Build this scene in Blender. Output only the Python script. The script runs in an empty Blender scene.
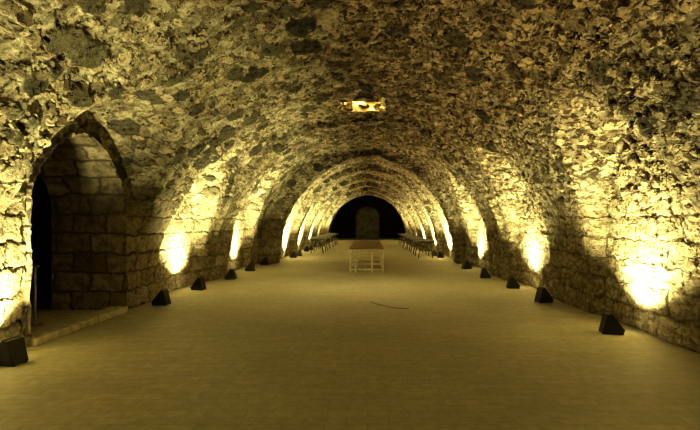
import bpy, bmesh, math, random
from mathutils import Vector, noise, Matrix
random.seed(3)
C = bpy.context
scene = C.scene
F = 467.0; EYE = 1.7

# ---------------------------------------------------------------- materials
def newmat(name):
    m = bpy.data.materials.new(name); m.use_nodes = True
    nt = m.node_tree
    b = nt.nodes["Principled BSDF"]; o = nt.nodes["Material Output"]
    return m, nt, b, o

class NB:
    def __init__(s, nt): s.nt = nt
    def n(s, t, **k):
        x = s.nt.nodes.new(t)
        for a, v in k.items(): setattr(x, a, v)
        return x
    def put(s, sock, v):
        if isinstance(v, bpy.types.NodeSocket): s.nt.links.new(v, sock)
        else: sock.default_value = v
    def math(s, op, a, b=0.0, c=0.0, clamp=False):
        x = s.n('ShaderNodeMath', operation=op, use_clamp=clamp)
        s.put(x.inputs[0], a); s.put(x.inputs[1], b); s.put(x.inputs[2], c)
        return x.outputs[0]
    def vmath(s, op, a, b=(0, 0, 0)):
        x = s.n('ShaderNodeVectorMath', operation=op)
        s.put(x.inputs[0], a); s.put(x.inputs[1], b)
        return x.outputs[0]
    def ramp(s, v, lo, hi, a=0.0, b=1.0):
        x = s.n('ShaderNodeMapRange', interpolation_type='SMOOTHSTEP')
        s.put(x.inputs['Value'], v); s.put(x.inputs['From Min'], lo); s.put(x.inputs['From Max'], hi)
        s.put(x.inputs['To Min'], a); s.put(x.inputs['To Max'], b)
        return x.outputs['Result']
    def mix(s, f, a, b, bt='MIX'):
        x = s.n('ShaderNodeMix', data_type='RGBA', blend_type=bt)
        s.put(x.inputs[0], f); s.put(x.inputs[6], a); s.put(x.inputs[7], b)
        return x.outputs[2]
    def noise(s, vec, scale, detail=4, rough=0.55):
        x = s.n('ShaderNodeTexNoise')
        s.put(x.inputs['Vector'], vec); x.inputs['Scale'].default_value = scale
        x.inputs['Detail'].default_value = detail; x.inputs['Roughness'].default_value = rough
        return x
    def vor(s, vec, scale, rnd=1.0):
        x = s.n('ShaderNodeTexVoronoi', voronoi_dimensions='3D', feature='F1')
        s.put(x.inputs['Vector'], vec); x.inputs['Scale'].default_value = scale
        x.inputs['Randomness'].default_value = rnd
        sc = s.n('ShaderNodeSeparateColor'); s.put(sc.inputs[0], x.outputs['Color'])
        return x.outputs['Distance'], sc.outputs

def rubble_material():
    m, nt, b, o = newmat("rubble_masonry"); q = NB(nt)
    pos = q.n('ShaderNodeTexCoord').outputs['Object']
    sx = q.n('ShaderNodeSeparateXYZ'); q.put(sx.inputs[0], pos)
    X, Y, Z = sx.outputs
    wn = q.noise(pos, 4.0, 3)
    wv = q.vmath('SUBTRACT', wn.outputs['Color'], (0.5, 0.5, 0.5))
    p = q.vmath('ADD', pos, q.vmath('MULTIPLY', wv, (0.22, 0.22, 0.22)))
    d1, r1 = q.vor(q.vmath('MULTIPLY', p, (0.95, 0.85, 1.4)), 2.1)
    d2, r2 = q.vor(q.vmath('MULTIPLY', p, (1.1, 0.9, 2.0)), 4.4)
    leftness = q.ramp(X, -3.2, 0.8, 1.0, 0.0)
    rad = q.math('MULTIPLY_ADD', r1[2], 0.24, 0.34)
    s1 = q.math('MULTIPLY', q.ramp(q.math('SUBTRACT', d1, rad), 0.05, -0.03),
                q.math('GREATER_THAN', r1[0], q.math('MULTIPLY_ADD', leftness, -0.35, 0.8)))
    thr = q.math('MULTIPLY_ADD', leftness, 0.3, 0.15)
    s2 = q.math('MULTIPLY', q.ramp(d2, 0.60, 0.48), q.math('GREATER_THAN', r2[0], thr))
    s2 = q.math('MULTIPLY', s2, q.math('SUBTRACT', 1.0, s1))
    side = q.math('ABSOLUTE', X)
    low = q.math('MULTIPLY', q.ramp(Z, 2.7, 1.6), q.ramp(side, 3.2, 3.7))
    bf = q.math('MULTIPLY', low, q.ramp(leftness, 0.0, 1.0, 0.6, 1.0))
    bf = q.math('MULTIPLY', bf, q.ramp(Y, 9.4, 11.0, 1.0, 0.6))
    cb = q.n('ShaderNodeCombineXYZ'); sp2 = q.n('ShaderNodeSeparateXYZ'); q.put(sp2.inputs[0], p)
    q.put(cb.inputs[0], sp2.outputs[1]); q.put(cb.inputs[1], sp2.outputs[2])
    br = q.n('ShaderNodeTexBrick'); q.put(br.inputs['Vector'], cb.outputs[0])
    br.inputs['Scale'].default_value = 1.0; br.inputs['Brick Width'].default_value = 0.6
    br.inputs['Row Height'].default_value = 0.36; br.inputs['Mortar Size'].default_value = 0.035
    br.inputs['Mortar Smooth'].default_value = 1.0
    br.inputs['Color1'].default_value = (0.24, 0.2, 0.13, 1); br.inputs['Color2'].default_value = (0.52, 0.46, 0.32, 1)
    br.inputs['Mortar'].default_value = (0.07, 0.055, 0.035, 1)
    f1 = q.noise(pos, 2.6, 6, 0.65).outputs[0]
    f2 = q.noise(pos, 13.0, 5, 0.72).outputs[0]
    lo = q.math('MULTIPLY_ADD', leftness, -0.06, 0.445)
    hi = q.math('ADD', lo, 0.04)
    pn = q.noise(q.vmath('MULTIPLY', p, (1.0, 1.0, 1.7)), 7.5, 4, 0.65).outputs[0]
    pits = q.ramp(pn, lo, hi, 1.0, 0.0)
    pits = q.math('MULTIPLY', pits, q.math('MULTIPLY_ADD', low, -0.7, 1.0))
    nl = q.math('SUBTRACT', 1.0, bf)
    h = q.math('MULTIPLY', q.math('MULTIPLY', s1, 0.05), nl)
    h = q.math('ADD', h, q.math('MULTIPLY', q.math('MULTIPLY', s2, 0.04), nl))
    h = q.math('ADD', h, q.math('MULTIPLY', f1, 0.09))
    h = q.math('ADD', h, q.math('MULTIPLY', f2, 0.030))
    h = q.math('SUBTRACT', h, q.math('MULTIPLY', pits, 0.04))
    h = q.math('SUBTRACT', h, q.math('MULTIPLY', q.math('MULTIPLY', br.outputs['Fac'], bf), 0.04))
    mort = q.mix(q.ramp(f1, 0.3, 0.7), (0.16, 0.142, 0.095, 1), (0.58, 0.545, 0.40, 1))
    stoneA = q.mix(r1[1], (0.022, 0.028, 0.022, 1), (0.13, 0.125, 0.085, 1))
    stoneB = q.mix(r2[1], (0.075, 0.052, 0.032, 1), (0.58, 0.50, 0.34, 1))
    ring = q.math('MULTIPLY', q.ramp(d2, 0.50, 0.60), q.math('GREATER_THAN', r2[0], thr))
    col = q.mix(q.math('MULTIPLY', ring, 0.55), mort, (0.06, 0.045, 0.028, 1))
    col = q.mix(q.math('MULTIPLY', s2, 0.85), col, stoneB)
    col = q.mix(q.math('MULTIPLY', q.math('MULTIPLY', s1, 0.9), nl), col, stoneA)
    col = q.mix(q.math('MULTIPLY', bf, 0.85), col, br.outputs[0])
    col = q.mix(q.math('MULTIPLY', pits, 0.9), col, (0.026, 0.015, 0.010, 1))
    col = q.mix(q.ramp(f2, 0.38, 0.55, 0.55, 0.0), col, (0.055, 0.036, 0.022, 1))
    vault_shade = q.math('MULTIPLY', q.ramp(Z, 2.4, 4.2), q.ramp(leftness, 0.0, 1.0, 0.85, 0.1))  # shade painted into the colour: upper vault darker, mostly on the right
    col = q.mix(vault_shade, col, q.mix(1.0, col, (0.42, 0.32, 0.25, 1), 'MULTIPLY'))
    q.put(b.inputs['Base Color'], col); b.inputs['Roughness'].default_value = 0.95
    b.inputs['Specular IOR Level'].default_value = 0.1
    d = q.n('ShaderNodeDisplacement'); d.inputs['Midlevel'].default_value = 0.08; d.inputs['Scale'].default_value = 1.0
    q.put(d.inputs['Height'], h); nt.links.new(d.outputs[0], o.inputs['Displacement'])
    m.displacement_method = 'BOTH'
    return m

def block_material():
    m, nt, b, o = newmat("ashlar_blocks"); q = NB(nt)
    uv = q.n('ShaderNodeUVMap').outputs[0]
    wn = q.noise(uv, 2.5, 5)
    warp = q.vmath('MULTIPLY', q.vmath('SUBTRACT', wn.outputs['Color'], (0.5, 0.5, 0.5)), (0.4, 0.24, 0))
    p = q.vmath('ADD', uv, warp)
    br = q.n('ShaderNodeTexBrick'); q.put(br.inputs['Vector'], p)
    br.inputs['Scale'].default_value = 1.0; br.inputs['Brick Width'].default_value = 0.66
    br.inputs['Row Height'].default_value = 0.37; br.inputs['Mortar Size'].default_value = 0.04
    br.inputs['Mortar Smooth'].default_value = 1.0
    br.inputs['Color1'].default_value = (0.22, 0.18, 0.115, 1); br.inputs['Color2'].default_value = (0.5, 0.43, 0.29, 1)
    br.inputs['Mortar'].default_value = (0.1, 0.08, 0.055, 1)
    f1 = q.noise(uv, 5.0, 6, 0.7).outputs[0]
    col = q.mix(q.ramp(f1, 0.38, 0.58, 0.7, 0.0), br.outputs[0], (0.08, 0.065, 0.042, 1))
    q.put(b.inputs['Base Color'], col); b.inputs['Roughness'].default_value = 0.95
    h = q.math('ADD', q.math('MULTIPLY', br.outputs['Fac'], -0.035), q.math('MULTIPLY', f1, 0.17))
    d = q.n('ShaderNodeDisplacement'); d.inputs['Midlevel'].default_value = 0.07; d.inputs['Scale'].default_value = 1.0
    q.put(d.inputs['Height'], h); nt.links.new(d.outputs[0], o.inputs['Displacement'])
    m.displacement_method = 'BOTH'
    return m

def floor_material():
    m, nt, b, o = newmat("floor_pavers"); q = NB(nt)
    tc = q.n('ShaderNodeTexCoord').outputs['Object']
    br = q.n('ShaderNodeTexBrick'); q.put(br.inputs['Vector'], tc)
    br.inputs['Scale'].default_value = 1.0; br.inputs['Brick Width'].default_value = 0.36
    br.inputs['Row Height'].default_value = 0.14; br.inputs['Mortar Size'].default_value = 0.006
    br.inputs['Mortar Smooth'].default_value = 0.6
    br.inputs['Color1'].default_value = (0.46, 0.43, 0.30, 1); br.inputs['Color2'].default_value = (0.55, 0.515, 0.365, 1)
    br.inputs['Mortar'].default_value = (0.35, 0.32, 0.21, 1)
    f1 = q.noise(tc, 0.6, 5, 0.6).outputs[0]
    f2 = q.noise(tc, 9.0, 5, 0.65).outputs[0]
    col = q.mix(q.ramp(f1, 0.3, 0.7, 0.45, 0.0), br.outputs[0], (0.30, 0.275, 0.18, 1))
    col = q.mix(q.ramp(f2, 0.3, 0.7, 0.5, 0.0), col, (0.25, 0.23, 0.15, 1))
    q.put(b.inputs['Base Color'], col); b.inputs['Roughness'].default_value = 0.58
    b.inputs['Specular IOR Level'].default_value = 0.4
    h = q.math('ADD', q.math('MULTIPLY', br.outputs['Fac'], -0.002), q.math('MULTIPLY', f2, 0.010))
    bp = q.n('ShaderNodeBump'); bp.inputs['Distance'].default_value = 1.0; bp.inputs['Strength'].default_value = 0.8
    q.put(bp.inputs['Height'], h); nt.links.new(bp.outputs[0], b.inputs['Normal'])
    return m

def simple(name, col, rough=0.6, metal=0.0, nscale=20, var=0.3):
    m, nt, b, o = newmat(name); q = NB(nt)
    tc = q.n('ShaderNodeTexCoord').outputs['Object']
    f = q.noise(tc, nscale, 4).outputs[0]
    dark = tuple(c * (1 - var) for c in col) + (1,)
    q.put(b.inputs['Base Color'], q.mix(q.ramp(f, 0.35, 0.65), dark, tuple(col) + (1,)))
    b.inputs['Roughness'].default_value = rough; b.inputs['Metallic'].default_value = metal
    return m

def emis(name, col, s):
    m, nt, b, o = newmat(name)
    b.inputs['Base Color'].default_value = tuple(col) + (1,)
    b.inputs['Emission Color'].default_value = tuple(col) + (1,)
    b.inputs['Emission Strength'].default_value = s
    return m

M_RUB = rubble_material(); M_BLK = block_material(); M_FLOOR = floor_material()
M_BLACK = simple("black_painted_steel", (0.012, 0.011, 0.009), 0.6)
M_PALE = simple("pale_painted_metal", (0.88, 0.86, 0.7), 0.45)
M_WOOD = simple("brown_table_top", (0.26, 0.18, 0.09), 0.5, 0, 6)
M_DARKW = simple("dark_table_top", (0.04, 0.03, 0.018), 0.5)
M_STEEL = simple("galvanised_steel", (0.4, 0.39, 0.32), 0.45, 0.5)
M_KERB = simple("kerb_stone", (0.62, 0.56, 0.4), 0.85, 0, 8)
M_GLASS = emis("lamp_glass", (1.0, 0.85, 0.4), 12)
M_GLASSOFF = simple("lamp_glass_off", (0.25, 0.24, 0.2), 0.15)
M_RUBBER = simple("rubber_cable", (0.02, 0.015, 0.01), 0.6)
M_DOORST = simple("pale_doorway_stone", (0.22, 0.205, 0.16), 0.9, 0, 2.2, 0.5)
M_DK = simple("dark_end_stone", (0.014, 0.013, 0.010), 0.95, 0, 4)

# ---------------------------------------------------------------- vault geometry
Y0, YMID, YSTEP, YEND, YBACK = -7.0, 13.6, 19.0, 44.0, 50.0
RIBS = [19.0, 23.8, 28.6, 33.4, 38.2, 43.0]
RIBW = 0.8

def section(y):
    """WL, WR, H, pointedness"""
    if y < YMID: return 4.60, 4.10, 4.88 - 0.004 * max(0, y), 0.10
    if y < YSTEP: return 4.48, 3.97, 4.64 - 0.004 * (y - YMID), 0.22
    if y > YEND: return 4.0, 4.0, 4.8, 0.5
    for r in RIBS:
        if r <= y < r + RIBW: return 3.72, 3.62, 4.40 - 0.006 * (y - 19), 0.62
    return 4.0, 3.9, 4.70 - 0.006 * (y - 19), 0.62

def prof(a, sec):
    WL, WR, H, p = sec
    side = 1 if a <= 0.5 else -1
    W = WR if side > 0 else WL
    k = a * 2 if a <= 0.5 else (1 - a) * 2
    th = k * math.pi / 2
    n = 2.2
    xs = W * max(0, math.cos(th)) ** (2 / n); zs = H * max(0, math.sin(th)) ** (2 / n)
    R = (H * H + W * W) / (2 * W); pm = math.asin(min(1, H / R)); ph = k * pm
    xp = R * math.cos(ph) - (R - W); zp = R * math.sin(ph)
    return side * ((1 - p) * xs + p * xp), (1 - p) * zs + p * zp

def ss(e0, e1, v):
    t = max(0, min(1, (v - e0) / (e1 - e0))); return t * t * (3 - 2 * t)

LUN = [(-1, 7.5, 1.75, 2.0, 3.75, 4.64), (1, 7.1, 1.45, 1.7, 3.5, 4.24),
       (1, 12.0, 1.35, 1.6, 3.45, 4.26), (-1, 11.7, 1.3, 1.6, 3.45, 4.78),
       (1, 16.7, 1.35, 1.6, 3.3, 4.16), (-1, 16.3, 1.3, 1.6, 3.3, 4.66),
       (1, 2.4, 1.35, 1.6, 3.4, 4.22)]
def archh(t, spring, apex):
    t = min(1, abs(t)); return spring + (apex - spring) * (1 - t ** 1.8) ** 0.7

def surf(a, y, sec):
    x, z = prof(a, sec)
    s = 1 if x > 0 else -1
    if y < YSTEP:
        for sd, yc, hw, sp, ap, xw in LUN:
            if sd != s: continue
            t = (y - yc) / hw
            if abs(t) > 1.2: continue
            m = ss(1.12, 0.88, abs(t)) * ss(0.25, -0.25, z - archh(t, sp, ap))
            if m > 0 and abs(x) < xw: x = s * (abs(x) + (xw - abs(x)) * m)
    amp = 0.14 if y < YSTEP else 0.07
    w = noise.noise(Vector((x * 0.6, y * 0.6, z * 0.6 + 9))) * amp
    r = math.hypot(x, z - 1.5) + 1e-6
    fade = min(1, z / 0.3)
    return x + x / r * w * fade, z + (z - 1.5) / r * w * (1 if z > 1 else 0)

def resample(sec, m, n=400):
    pts = [prof(i / n, sec) for i in range(n + 1)]
    L = [0]
    for i in range(n): L.append(L[-1] + math.dist(pts[i], pts[i + 1]))
    out = []; j = 0
    for i in range(m + 1):
        d = L[-1] * i / m
        while j < n - 1 and L[j + 1] < d: j += 1
        f = (d - L[j]) / (L[j + 1] - L[j] + 1e-9)
        out.append((j + f) / n)
    return out

AL_Y0, AL_Y1, AL_SP, AL_AP = 6.35, 8.85, 2.0, 3.12
def in_alcove(x, y, z):
    if x > -4.0: return False
    t = (y - (AL_Y0 + AL_Y1) / 2) / ((AL_Y1 - AL_Y0) / 2)
    return abs(t) < 1 and z < archh(t, AL_SP, AL_AP)
HY = 12.1
def in_hole(x, y, z):
    if z < 4: return False
    n1 = noise.noise(Vector((x * 5, y * 5, 0))) * 0.24
    return abs(x + 0.12) < 0.46 + n1 and HY - 0.42 - n1 < y < HY + 0.42 + n1

def add_mesh(name, verts, faces, uvs, mat, smooth=True, flip=False):
    me = bpy.data.meshes.new(name); me.from_pydata(verts, [], faces)
    if uvs:
        ul = me.uv_layers.new(name="UVMap")
        idx = [0] * len(me.loops); me.loops.foreach_get("vertex_index", idx)
        flat = []
        for k in idx: flat += uvs[k]
        ul.data.foreach_set("uv", flat)
    me.materials.append(mat)
    me.polygons.foreach_set("use_smooth", [smooth] * len(me.polygons))
    if flip: me.flip_normals()
    me.update()
    ob = bpy.data.objects.new(name, me); C.collection.objects.link(ob)
    return ob

def build_grid(name, rows, m, part, mat):
    lo, hi = part
    cache = {}
    verts = []
    cols = hi - lo + 1
    for (y, sec) in rows:
        key = tuple(round(v, 3) for v in sec)
        if key not in cache: cache[key] = resample(sec, m)
        A = cache[key]
        for i in range(lo, hi + 1):
            x, z = surf(A[i], y, sec)
            verts.append((x, y, z))
    faces = []
    for r in range(len(rows) - 1):
        for c in range(cols - 1):
            i0 = r * cols + c
            f = (i0, i0 + 1, i0 + cols + 1, i0 + cols)
            cx = sum(verts[k][0] for k in f) / 4; cy = sum(verts[k][1] for k in f) / 4; cz = sum(verts[k][2] for k in f) / 4
            if in_alcove(cx, cy, cz) or in_hole(cx, cy, cz): continue
            faces.append(f)
    return add_mesh(name, verts, faces, None, mat)

def frange(a, b, st):
    n = max(1, int(round((b - a) / st))); return [a + (b - a) * i / n for i in range(n + 1)]

rows = []
def stepface(y, s0, s1, n):
    for k in range(1, n):
        t = k / n; rows.append((y + 0.05 * t, tuple(s0[j] + (s1[j] - s0[j]) * t for j in range(4))))
for y in frange(Y0, 2.0, 0.12)[:-1]: rows.append((y, section(y)))
for y in frange(2.0, YMID, 0.038): rows.append((y, section(min(y, YMID - 1e-4))))
stepface(YMID, section(YMID - 1e-4), section(YMID + 1e-4), 5)
for y in frange(YMID + 0.05, YSTEP, 0.045): rows.append((y, section(min(y, YSTEP - 1e-4))))
cur = section(YSTEP - 0.001)
for k, r in enumerate(RIBS):
    s_r = section(r + 0.01)
    stepface(r, cur, s_r, 8)
    for y in frange(r + 0.05, r + RIBW, 0.09): rows.append((y, section(min(y, r + RIBW - 1e-4))))
    s_b = section(r + RIBW + 0.001)
    nxt = RIBS[k + 1] if k + 1 < len(RIBS) else YEND
    stepface(r + RIBW, s_r, s_b, 4)
    if nxt > r + RIBW + 0.1:
        for y in frange(r + RIBW + 0.05, nxt, 0.1): rows.append((y, section(min(y, nxt - 1e-3))))
        cur = section(nxt - 1e-3)
for y in frange(rows[-1][0] + 0.02, YBACK + 0.1, 0.2): rows.append((y, section(99)))
MN = 310
i1 = int(MN * 0.22); i2 = MN - i1
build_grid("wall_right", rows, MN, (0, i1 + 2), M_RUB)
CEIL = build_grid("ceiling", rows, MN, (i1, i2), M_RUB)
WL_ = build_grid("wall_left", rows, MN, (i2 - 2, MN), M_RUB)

floor = add_mesh("floor", [(-9.8, -7.2, 0), (5.2, -7.2, 0), (5.2, 51, 0), (-9.8, 51, 0)], [(0, 1, 2, 3)], None, M_FLOOR, False)

def flat_wall(name, y, x0, x1, z1, st, mat):
    xs = frange(x0, x1, st); zs = frange(0, z1, st)
    v = []; u = []
    for z in zs:
        for x in xs: v.append((x, y, z)); u.append((x + 20, z))
    n = len(xs)
    f = [(r * n + c, r * n + c + 1, (r + 1) * n + c + 1, (r + 1) * n + c) for r in range(len(zs) - 1) for c in range(n - 1)]
    return add_mesh(name, v, f, u, mat)
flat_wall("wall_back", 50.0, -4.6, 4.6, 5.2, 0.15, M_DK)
flat_wall("wall_front", -6.95, -5.0, 4.6, 5.2, 0.15, M_BLK)

def arch_outline(y0, y1, sp, ap, st=0.05):
    pts = [(y0, z) for z in frange(0, sp, st)]
    yc = (y0 + y1) / 2; hw = (y1 - y0) / 2
    n = int(2 * hw / st) * 2
    for i in range(1, n):
        a = math.pi * i / n; t = -math.cos(a)
        pts.append((yc + t * hw, archh(t, sp, ap)))
    pts += [(y1, z) for z in reversed(frange(0, sp, st))]
    return pts
ol = arch_outline(AL_Y0, AL_Y1, AL_SP, AL_AP)
dep = frange(-4.58, -6.0, 0.04)
v = []; u = []
Ls = [0]
for i in range(1, len(ol)): Ls.append(Ls[-1] + math.dist(ol[i], ol[i - 1]))
for x in dep:
    for (yy, zz), l in zip(ol, Ls):
        v.append((x, yy, zz)); u.append((-x, Ls[-1] - l))
n = len(ol)
f = [(r * n + c, (r + 1) * n + c, (r + 1) * n + c + 1, r * n + c + 1) for r in range(len(dep) - 1) for c in range(n - 1)]
ob = add_mesh("alcove_arch", v, f, u, M_BLK, True, True); ob.parent = WL_
bx0, bx1, by0, by1, bz = -9.6, -6.0, 5.4, 12.5, 3.6
v = [(bx1, by0, 0), (bx0, by0, 0), (bx0, by1, 0), (bx1, by1, 0), (bx1, by0, bz), (bx0, by0, bz), (bx0, by1, bz), (bx1, by1, bz)]
f = [(0, 1, 5, 4), (1, 2, 6, 5), (2, 3, 7, 6), (4, 5, 6, 7)]
b0 = len(v)
for (yy, zz) in ol: v.append((bx1, yy, zz))
mid = n // 2
f.append(tuple([0, 4] + [b0 + k for k in range(mid, -1, -1)]))
f.append(tuple([4, 7, 3] + [b0 + k for k in range(n - 1, mid - 1, -1)]))
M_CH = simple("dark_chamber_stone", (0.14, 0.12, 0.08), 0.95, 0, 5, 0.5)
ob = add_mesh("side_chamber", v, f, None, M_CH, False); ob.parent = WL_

v = []; u = []; f = []
NS = 64; zs = [4.68 + 0.07 * k for k in range(16)]
for z in zs:
    for k in range(NS):
        a = 2 * math.pi * k / NS
        rx = 0.58; ry = 0.52
        ca, sa = math.cos(a), math.sin(a)
        e = 0.45
        x = -0.12 + rx * math.copysign(abs(ca) ** e, ca); y = HY + ry * math.copysign(abs(sa) ** e, sa)
        w = noise.noise(Vector((x * 5, y * 5, z * 5))) * 0.22
        v.append((x + ca * w, y + sa * w, z)); u.append((k * 0.09, z))
for r in range(len(zs) - 1):
    for k in range(NS):
        f.append((r * NS + k, r * NS + (k + 1) % NS, (r + 1) * NS + (k + 1) % NS, (r + 1) * NS + k))
f.append(tuple((len(zs) - 1) * NS + k for k in range(NS)))
ob = add_mesh("skylight_shaft", v, f, u, simple("shaft_stone", (0.6, 0.48, 0.25), 0.9, 0, 7, 0.85), False, True); ob.parent = CEIL

# ---------------------------------------------------------------- helpers for objects
def bm_box(bm, c, s, rot=None):
    r = bmesh.ops.create_cube(bm, size=1.0)
    M = Matrix.Translation(c) @ (rot.to_4x4() if rot else Matrix.Identity(4)) @ Matrix.Diagonal((s[0], s[1], s[2], 1))
    bmesh.ops.transform(bm, matrix=M, verts=r['verts']); return r['verts']
def bm_cyl(bm, p0, p1, r, seg=10):
    p0 = Vector(p0); p1 = Vector(p1); d = p1 - p0
    q = bmesh.ops.create_cone(bm, cap_ends=True, segments=seg, radius1=r, radius2=r, depth=d.length)
    M = Matrix.Translation((p0 + p1) / 2) @ d.to_track_quat('Z', 'Y').to_matrix().to_4x4()
    bmesh.ops.transform(bm, matrix=M, verts=q['verts'])
def bm_obj(name, bm, mat, bevel=0.0, parent=None, loc=None):
    me = bpy.data.meshes.new(name); bm.to_mesh(me); bm.free(); me.materials.append(mat)
    ob = bpy.data.objects.new(name, me); C.collection.objects.link(ob)
    if bevel:
        b = ob.modifiers.new("bev", 'BEVEL'); b.width = bevel; b.segments = 2
    if parent: ob.parent = parent
    if loc: ob.location = loc
    return ob
def empty(name, loc=(0, 0, 0), rz=0):
    e = bpy.data.objects.new(name, None); e.empty_display_size = 0.2
    e.location = loc; e.rotation_euler = (0, 0, rz); C.collection.objects.link(e); return e

LCOL = (1.0, 0.88, 0.37)
def uplight(x, y, side, power=60, jitter=0.0, tilt=0.06):
    e = empty("floor_uplight", (x, y, 0), (0 if side > 0 else math.pi) + jitter)
    L = 0.12
    bm = bmesh.new()
    prof2 = [(-0.15, 0.012), (0.15, 0.012), (0.15, 0.04), (-0.05, 0.30), (-0.08, 0.30)]
    va = [bm.verts.new((px, -L, pz)) for px, pz in prof2]; vb = [bm.verts.new((px, L, pz)) for px, pz in prof2]
    bm.faces.new(va); bm.faces.new(vb[::-1])
    for i in range(5):
        j = (i + 1) % 5; bm.faces.new((va[j], va[i], vb[i], vb[j]))
    bmesh.ops.recalc_face_normals(bm, faces=bm.faces)
    bm_obj("housing", bm, M_BLACK, 0.008, e)
    nrm = Vector((0.26, 0, 0.20)).normalized(); d = Vector((0.20, 0, -0.26)).normalized()
    mid = Vector((0.05, 0, 0.17))
    rot = Matrix((d, (0, 1, 0), nrm)).transposed()
    bm = bmesh.new()
    bm_box(bm, mid + nrm * 0.012 + Vector((0, L - 0.005, 0)), (0.31, 0.012, 0.035), rot)
    bm_box(bm, mid + nrm * 0.012 - Vector((0, L - 0.005, 0)), (0.31, 0.012, 0.035), rot)
    bm_box(bm, mid + nrm * 0.012 - d * 0.155, (0.012, 2 * L, 0.035), rot)
    bm_obj("visor", bm, M_BLACK, 0, e)
    bm = bmesh.new(); bm_box(bm, mid + nrm * 0.008, (0.26, 2 * L - 0.05, 0.012), rot)
    bm_obj("glass", bm, M_GLASS if power > 0 else M_GLASSOFF, 0, e)
    bm = bmesh.new()
    for yy in (-L * 0.7, L * 0.7): bm_box(bm, (0.0, yy, 0.006), (0.30, 0.03, 0.012))
    bm_obj("feet", bm, M_BLACK, 0, e)
    if power <= 0: return e
    ld = bpy.data.lights.new("lamp", 'SPOT'); ld.energy = power * 10; ld.color = LCOL
    ld.spot_size = math.radians(128); ld.spot_blend = 1.0; ld.shadow_soft_size = 0.06
    lo = bpy.data.objects.new("lamp", ld); C.collection.objects.link(lo); lo.parent = e
    p = mid + nrm * 0.05; lo.location = p
    lo.rotation_euler = Vector((tilt, 0, 1.0)).to_track_quat('-Z', 'Y').to_euler()
    return e

PW = 195
for y, on in ((5.6, .7), (9.6, 0), (11.7, 1), (13.9, 0), (16.2, 1), (18.5, 0)):
    uplight(-4.30 if y < 6 else (-4.24 if y < 13 else -4.08), y, -1, PW * on, random.uniform(-.2, .2))
for y, on in ((7.15, 1), (9.9, 0), (12.0, 1), (14.2, 0), (16.9, 1)):
    uplight(3.72 if y < 13 else 3.56, y, 1, PW * on, random.uniform(-.2, .2))
for k, r in enumerate(RIBS[:5]):
    yl = r + RIBW + 2.4
    uplight(-3.54, yl, -1, PW * 1.7); uplight(3.44, yl, 1, PW * 1.7)
    if k: uplight(-3.45, r - 0.4, -1, 0); uplight(3.35, r - 0.4, 1, 0)
for y in (2.4, -2.4): uplight(3.70, y, 1, PW * 0.6)
for y in (1.4, -2.6): uplight(-4.25, y, -1, PW * 1.0)

ad = bpy.data.lights.new("skylight_lamp", 'AREA'); ad.energy = 190; ad.size = 0.8; ad.color = (1.0, 0.80, 0.32)
ao = bpy.data.objects.new("skylight_lamp", ad); ao.location = (-0.12, HY, 5.65); C.collection.objects.link(ao)

# ---------------------------------------------------------------- tables
def main_table(x, y):
    e = empty("long_table", (x, y, 0)); w, l, h = 1.18, 2.1, 0.82
    bm = bmesh.new(); bm_box(bm, (0, 0, h - 0.02), (w, l, 0.04)); bm_obj("top", bm, M_WOOD, 0.006, e)
    bm = bmesh.new()
    for yy in (-l / 2 + 0.04, l / 2 - 0.04):
        for xx in (-w / 2 + 0.04, -w / 2 + 0.22, w / 2 - 0.4, w / 2 - 0.04): bm_box(bm, (xx, yy, (h - 0.04) / 2), (0.06, 0.045, h - 0.04))
        bm_box(bm, (0, yy, h - 0.07), (w - 0.1, 0.04, 0.05)); bm_box(bm, (0, yy, 0.10), (w - 0.1, 0.035, 0.035))
    for xx in (-w / 2 + 0.05, w / 2 - 0.05): bm_box(bm, (xx, 0, h - 0.07), (0.035, l - 0.1, 0.05))
    bm_obj("legs", bm, M_PALE, 0, e)
for k in range(3): main_table(-0.05, 16.75 + 2.16 * k)
def side_table(x, y):
    e = empty("trestle_table", (x, y, 0)); w, l, h = 0.8, 1.9, 0.80
    bm = bmesh.new(); bm_box(bm, (0, 0, h - 0.02), (w, l, 0.06)); bm_obj("top", bm, M_DARKW, 0.006, e)
    bm = bmesh.new()
    for yy in (-l / 2 + 0.2, l / 2 - 0.2):
        for s in (-1, 1): bm_cyl(bm, (s * 0.34, yy, 0), (s * 0.22, yy, h - 0.04), 0.028)
        bm_box(bm, (0, yy, 0.35), (0.56, 0.03, 0.03)); bm_box(bm, (0, yy, h - 0.07), (0.6, 0.04, 0.04))
    bm_box(bm, (0, 0, 0.35), (0.03, l - 0.4, 0.03))
    bm_obj("legs", bm, M_DARKW, 0, e)
for k in range(6): side_table(2.7, 22.6 + 2.5 * k)
for k in range(5): side_table(-2.75, 26.0 + 2.5 * k)

# ---------------------------------------------------------------- alcove kerb, slab, railing
bm = bmesh.new()
for k in range(5): bm_box(bm, (-4.70, 6.62 + 0.49 * k, 0.055), (0.34, 0.475, 0.11))
bm_obj("stone_kerb", bm, M_KERB, 0.012).parent = WL_
bm = bmesh.new(); bm_box(bm, (-6.2, 7.6, 0.02), (2.64, 2.44, 0.04)); bm_obj("alcove_floor_slab", bm, M_KERB, 0.01)
e = empty("barrier_railing", (-5.35, 7.5, 0.04))
bm = bmesh.new()
for xx in (0.0, -1.3):
    bm_cyl(bm, (xx, 0, 0.0), (xx, 0, 0.95), 0.022, 12); bm_cyl(bm, (xx, 0, 0), (xx, 0, 0.02), 0.11, 20)
bm_obj("posts", bm, M_STEEL, 0, e)
bm = bmesh.new()
bm_cyl(bm, (0.06, 0, 0.95), (-1.36, 0, 0.95), 0.02); bm_cyl(bm, (0, 0, 0.5), (-1.3, 0, 0.5), 0.014)
bm_obj("rails", bm, M_STEEL, 0, e)

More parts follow.
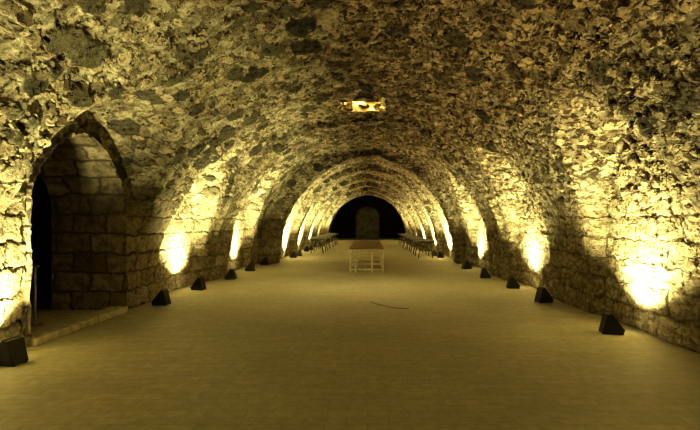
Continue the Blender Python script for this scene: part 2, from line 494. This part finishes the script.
cu = bpy.data.curves.new("cable", 'CURVE'); cu.dimensions = '3D'; cu.bevel_depth = 0.006
sp = cu.splines.new('BEZIER'); P = [(0.05, 9.9), (0.25, 9.55), (0.55, 9.2), (0.80, 9.1)]
sp.bezier_points.add(len(P) - 1)
for b_, p_ in zip(sp.bezier_points, P):
    b_.co = (p_[0], p_[1], 0.006); b_.handle_left_type = b_.handle_right_type = 'AUTO'
co = bpy.data.objects.new("floor_cable", cu); cu.materials.append(M_RUBBER); C.collection.objects.link(co)

e = empty("door_1", (-0.05, 49.95, 0))
def arch_pts(hw, sp, n=16):
    return [(-hw, 0), (-hw, sp)] + [(-hw * math.cos(math.pi * i / n), sp + 0.8 * hw * math.sin(math.pi * i / n)) for i in range(1, n)] + [(hw, sp), (hw, 0)]
bm = bmesh.new()
a1 = arch_pts(1.25, 2.3); fr = [bm.verts.new((x, -0.12, z)) for x, z in a1]; bk = [bm.verts.new((x, 0.0, z)) for x, z in a1]
bm.faces.new(fr)
for i in range(len(a1) - 1): bm.faces.new((fr[i], fr[i + 1], bk[i + 1], bk[i]))
bm_obj("panel", bm, M_DOORST, 0, e)
bm = bmesh.new()
a2 = arch_pts(1.5, 2.3)
A = [bm.verts.new((x, -0.22, z)) for x, z in a1]; B = [bm.verts.new((x, -0.22, z)) for x, z in a2]
A2 = [bm.verts.new((x, -0.1, z)) for x, z in a1]; B2 = [bm.verts.new((x, 0, z)) for x, z in a2]
for i in range(len(a1) - 1):
    bm.faces.new((A[i], A[i + 1], B[i + 1], B[i])); bm.faces.new((A[i], A[i + 1], A2[i + 1], A2[i])); bm.faces.new((B[i], B[i + 1], B2[i + 1], B2[i]))
bmesh.ops.recalc_face_normals(bm, faces=bm.faces)
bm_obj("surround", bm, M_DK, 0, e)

# ---------------------------------------------------------------- world, camera
w = bpy.data.worlds.new("World"); scene.world = w; w.use_nodes = True
w.node_tree.nodes["Background"].inputs[0].default_value = (0, 0, 0, 1)
cam = bpy.data.cameras.new("Camera"); cam.sensor_width = 36; cam.lens = F / 700 * 36
cam.shift_x = -18 / 700; cam.shift_y = 7 / 700; cam.clip_start = 0.05
co = bpy.data.objects.new("Camera", cam); co.location = (0, 0, EYE); co.rotation_euler = (math.pi / 2, 0, 0)
C.collection.objects.link(co); scene.camera = co
scene.view_settings.view_transform = 'Standard'
try: scene.view_settings.look = 'Medium High Contrast'
except Exception as ex: print("look", ex)
scene.view_settings.exposure = 0.0
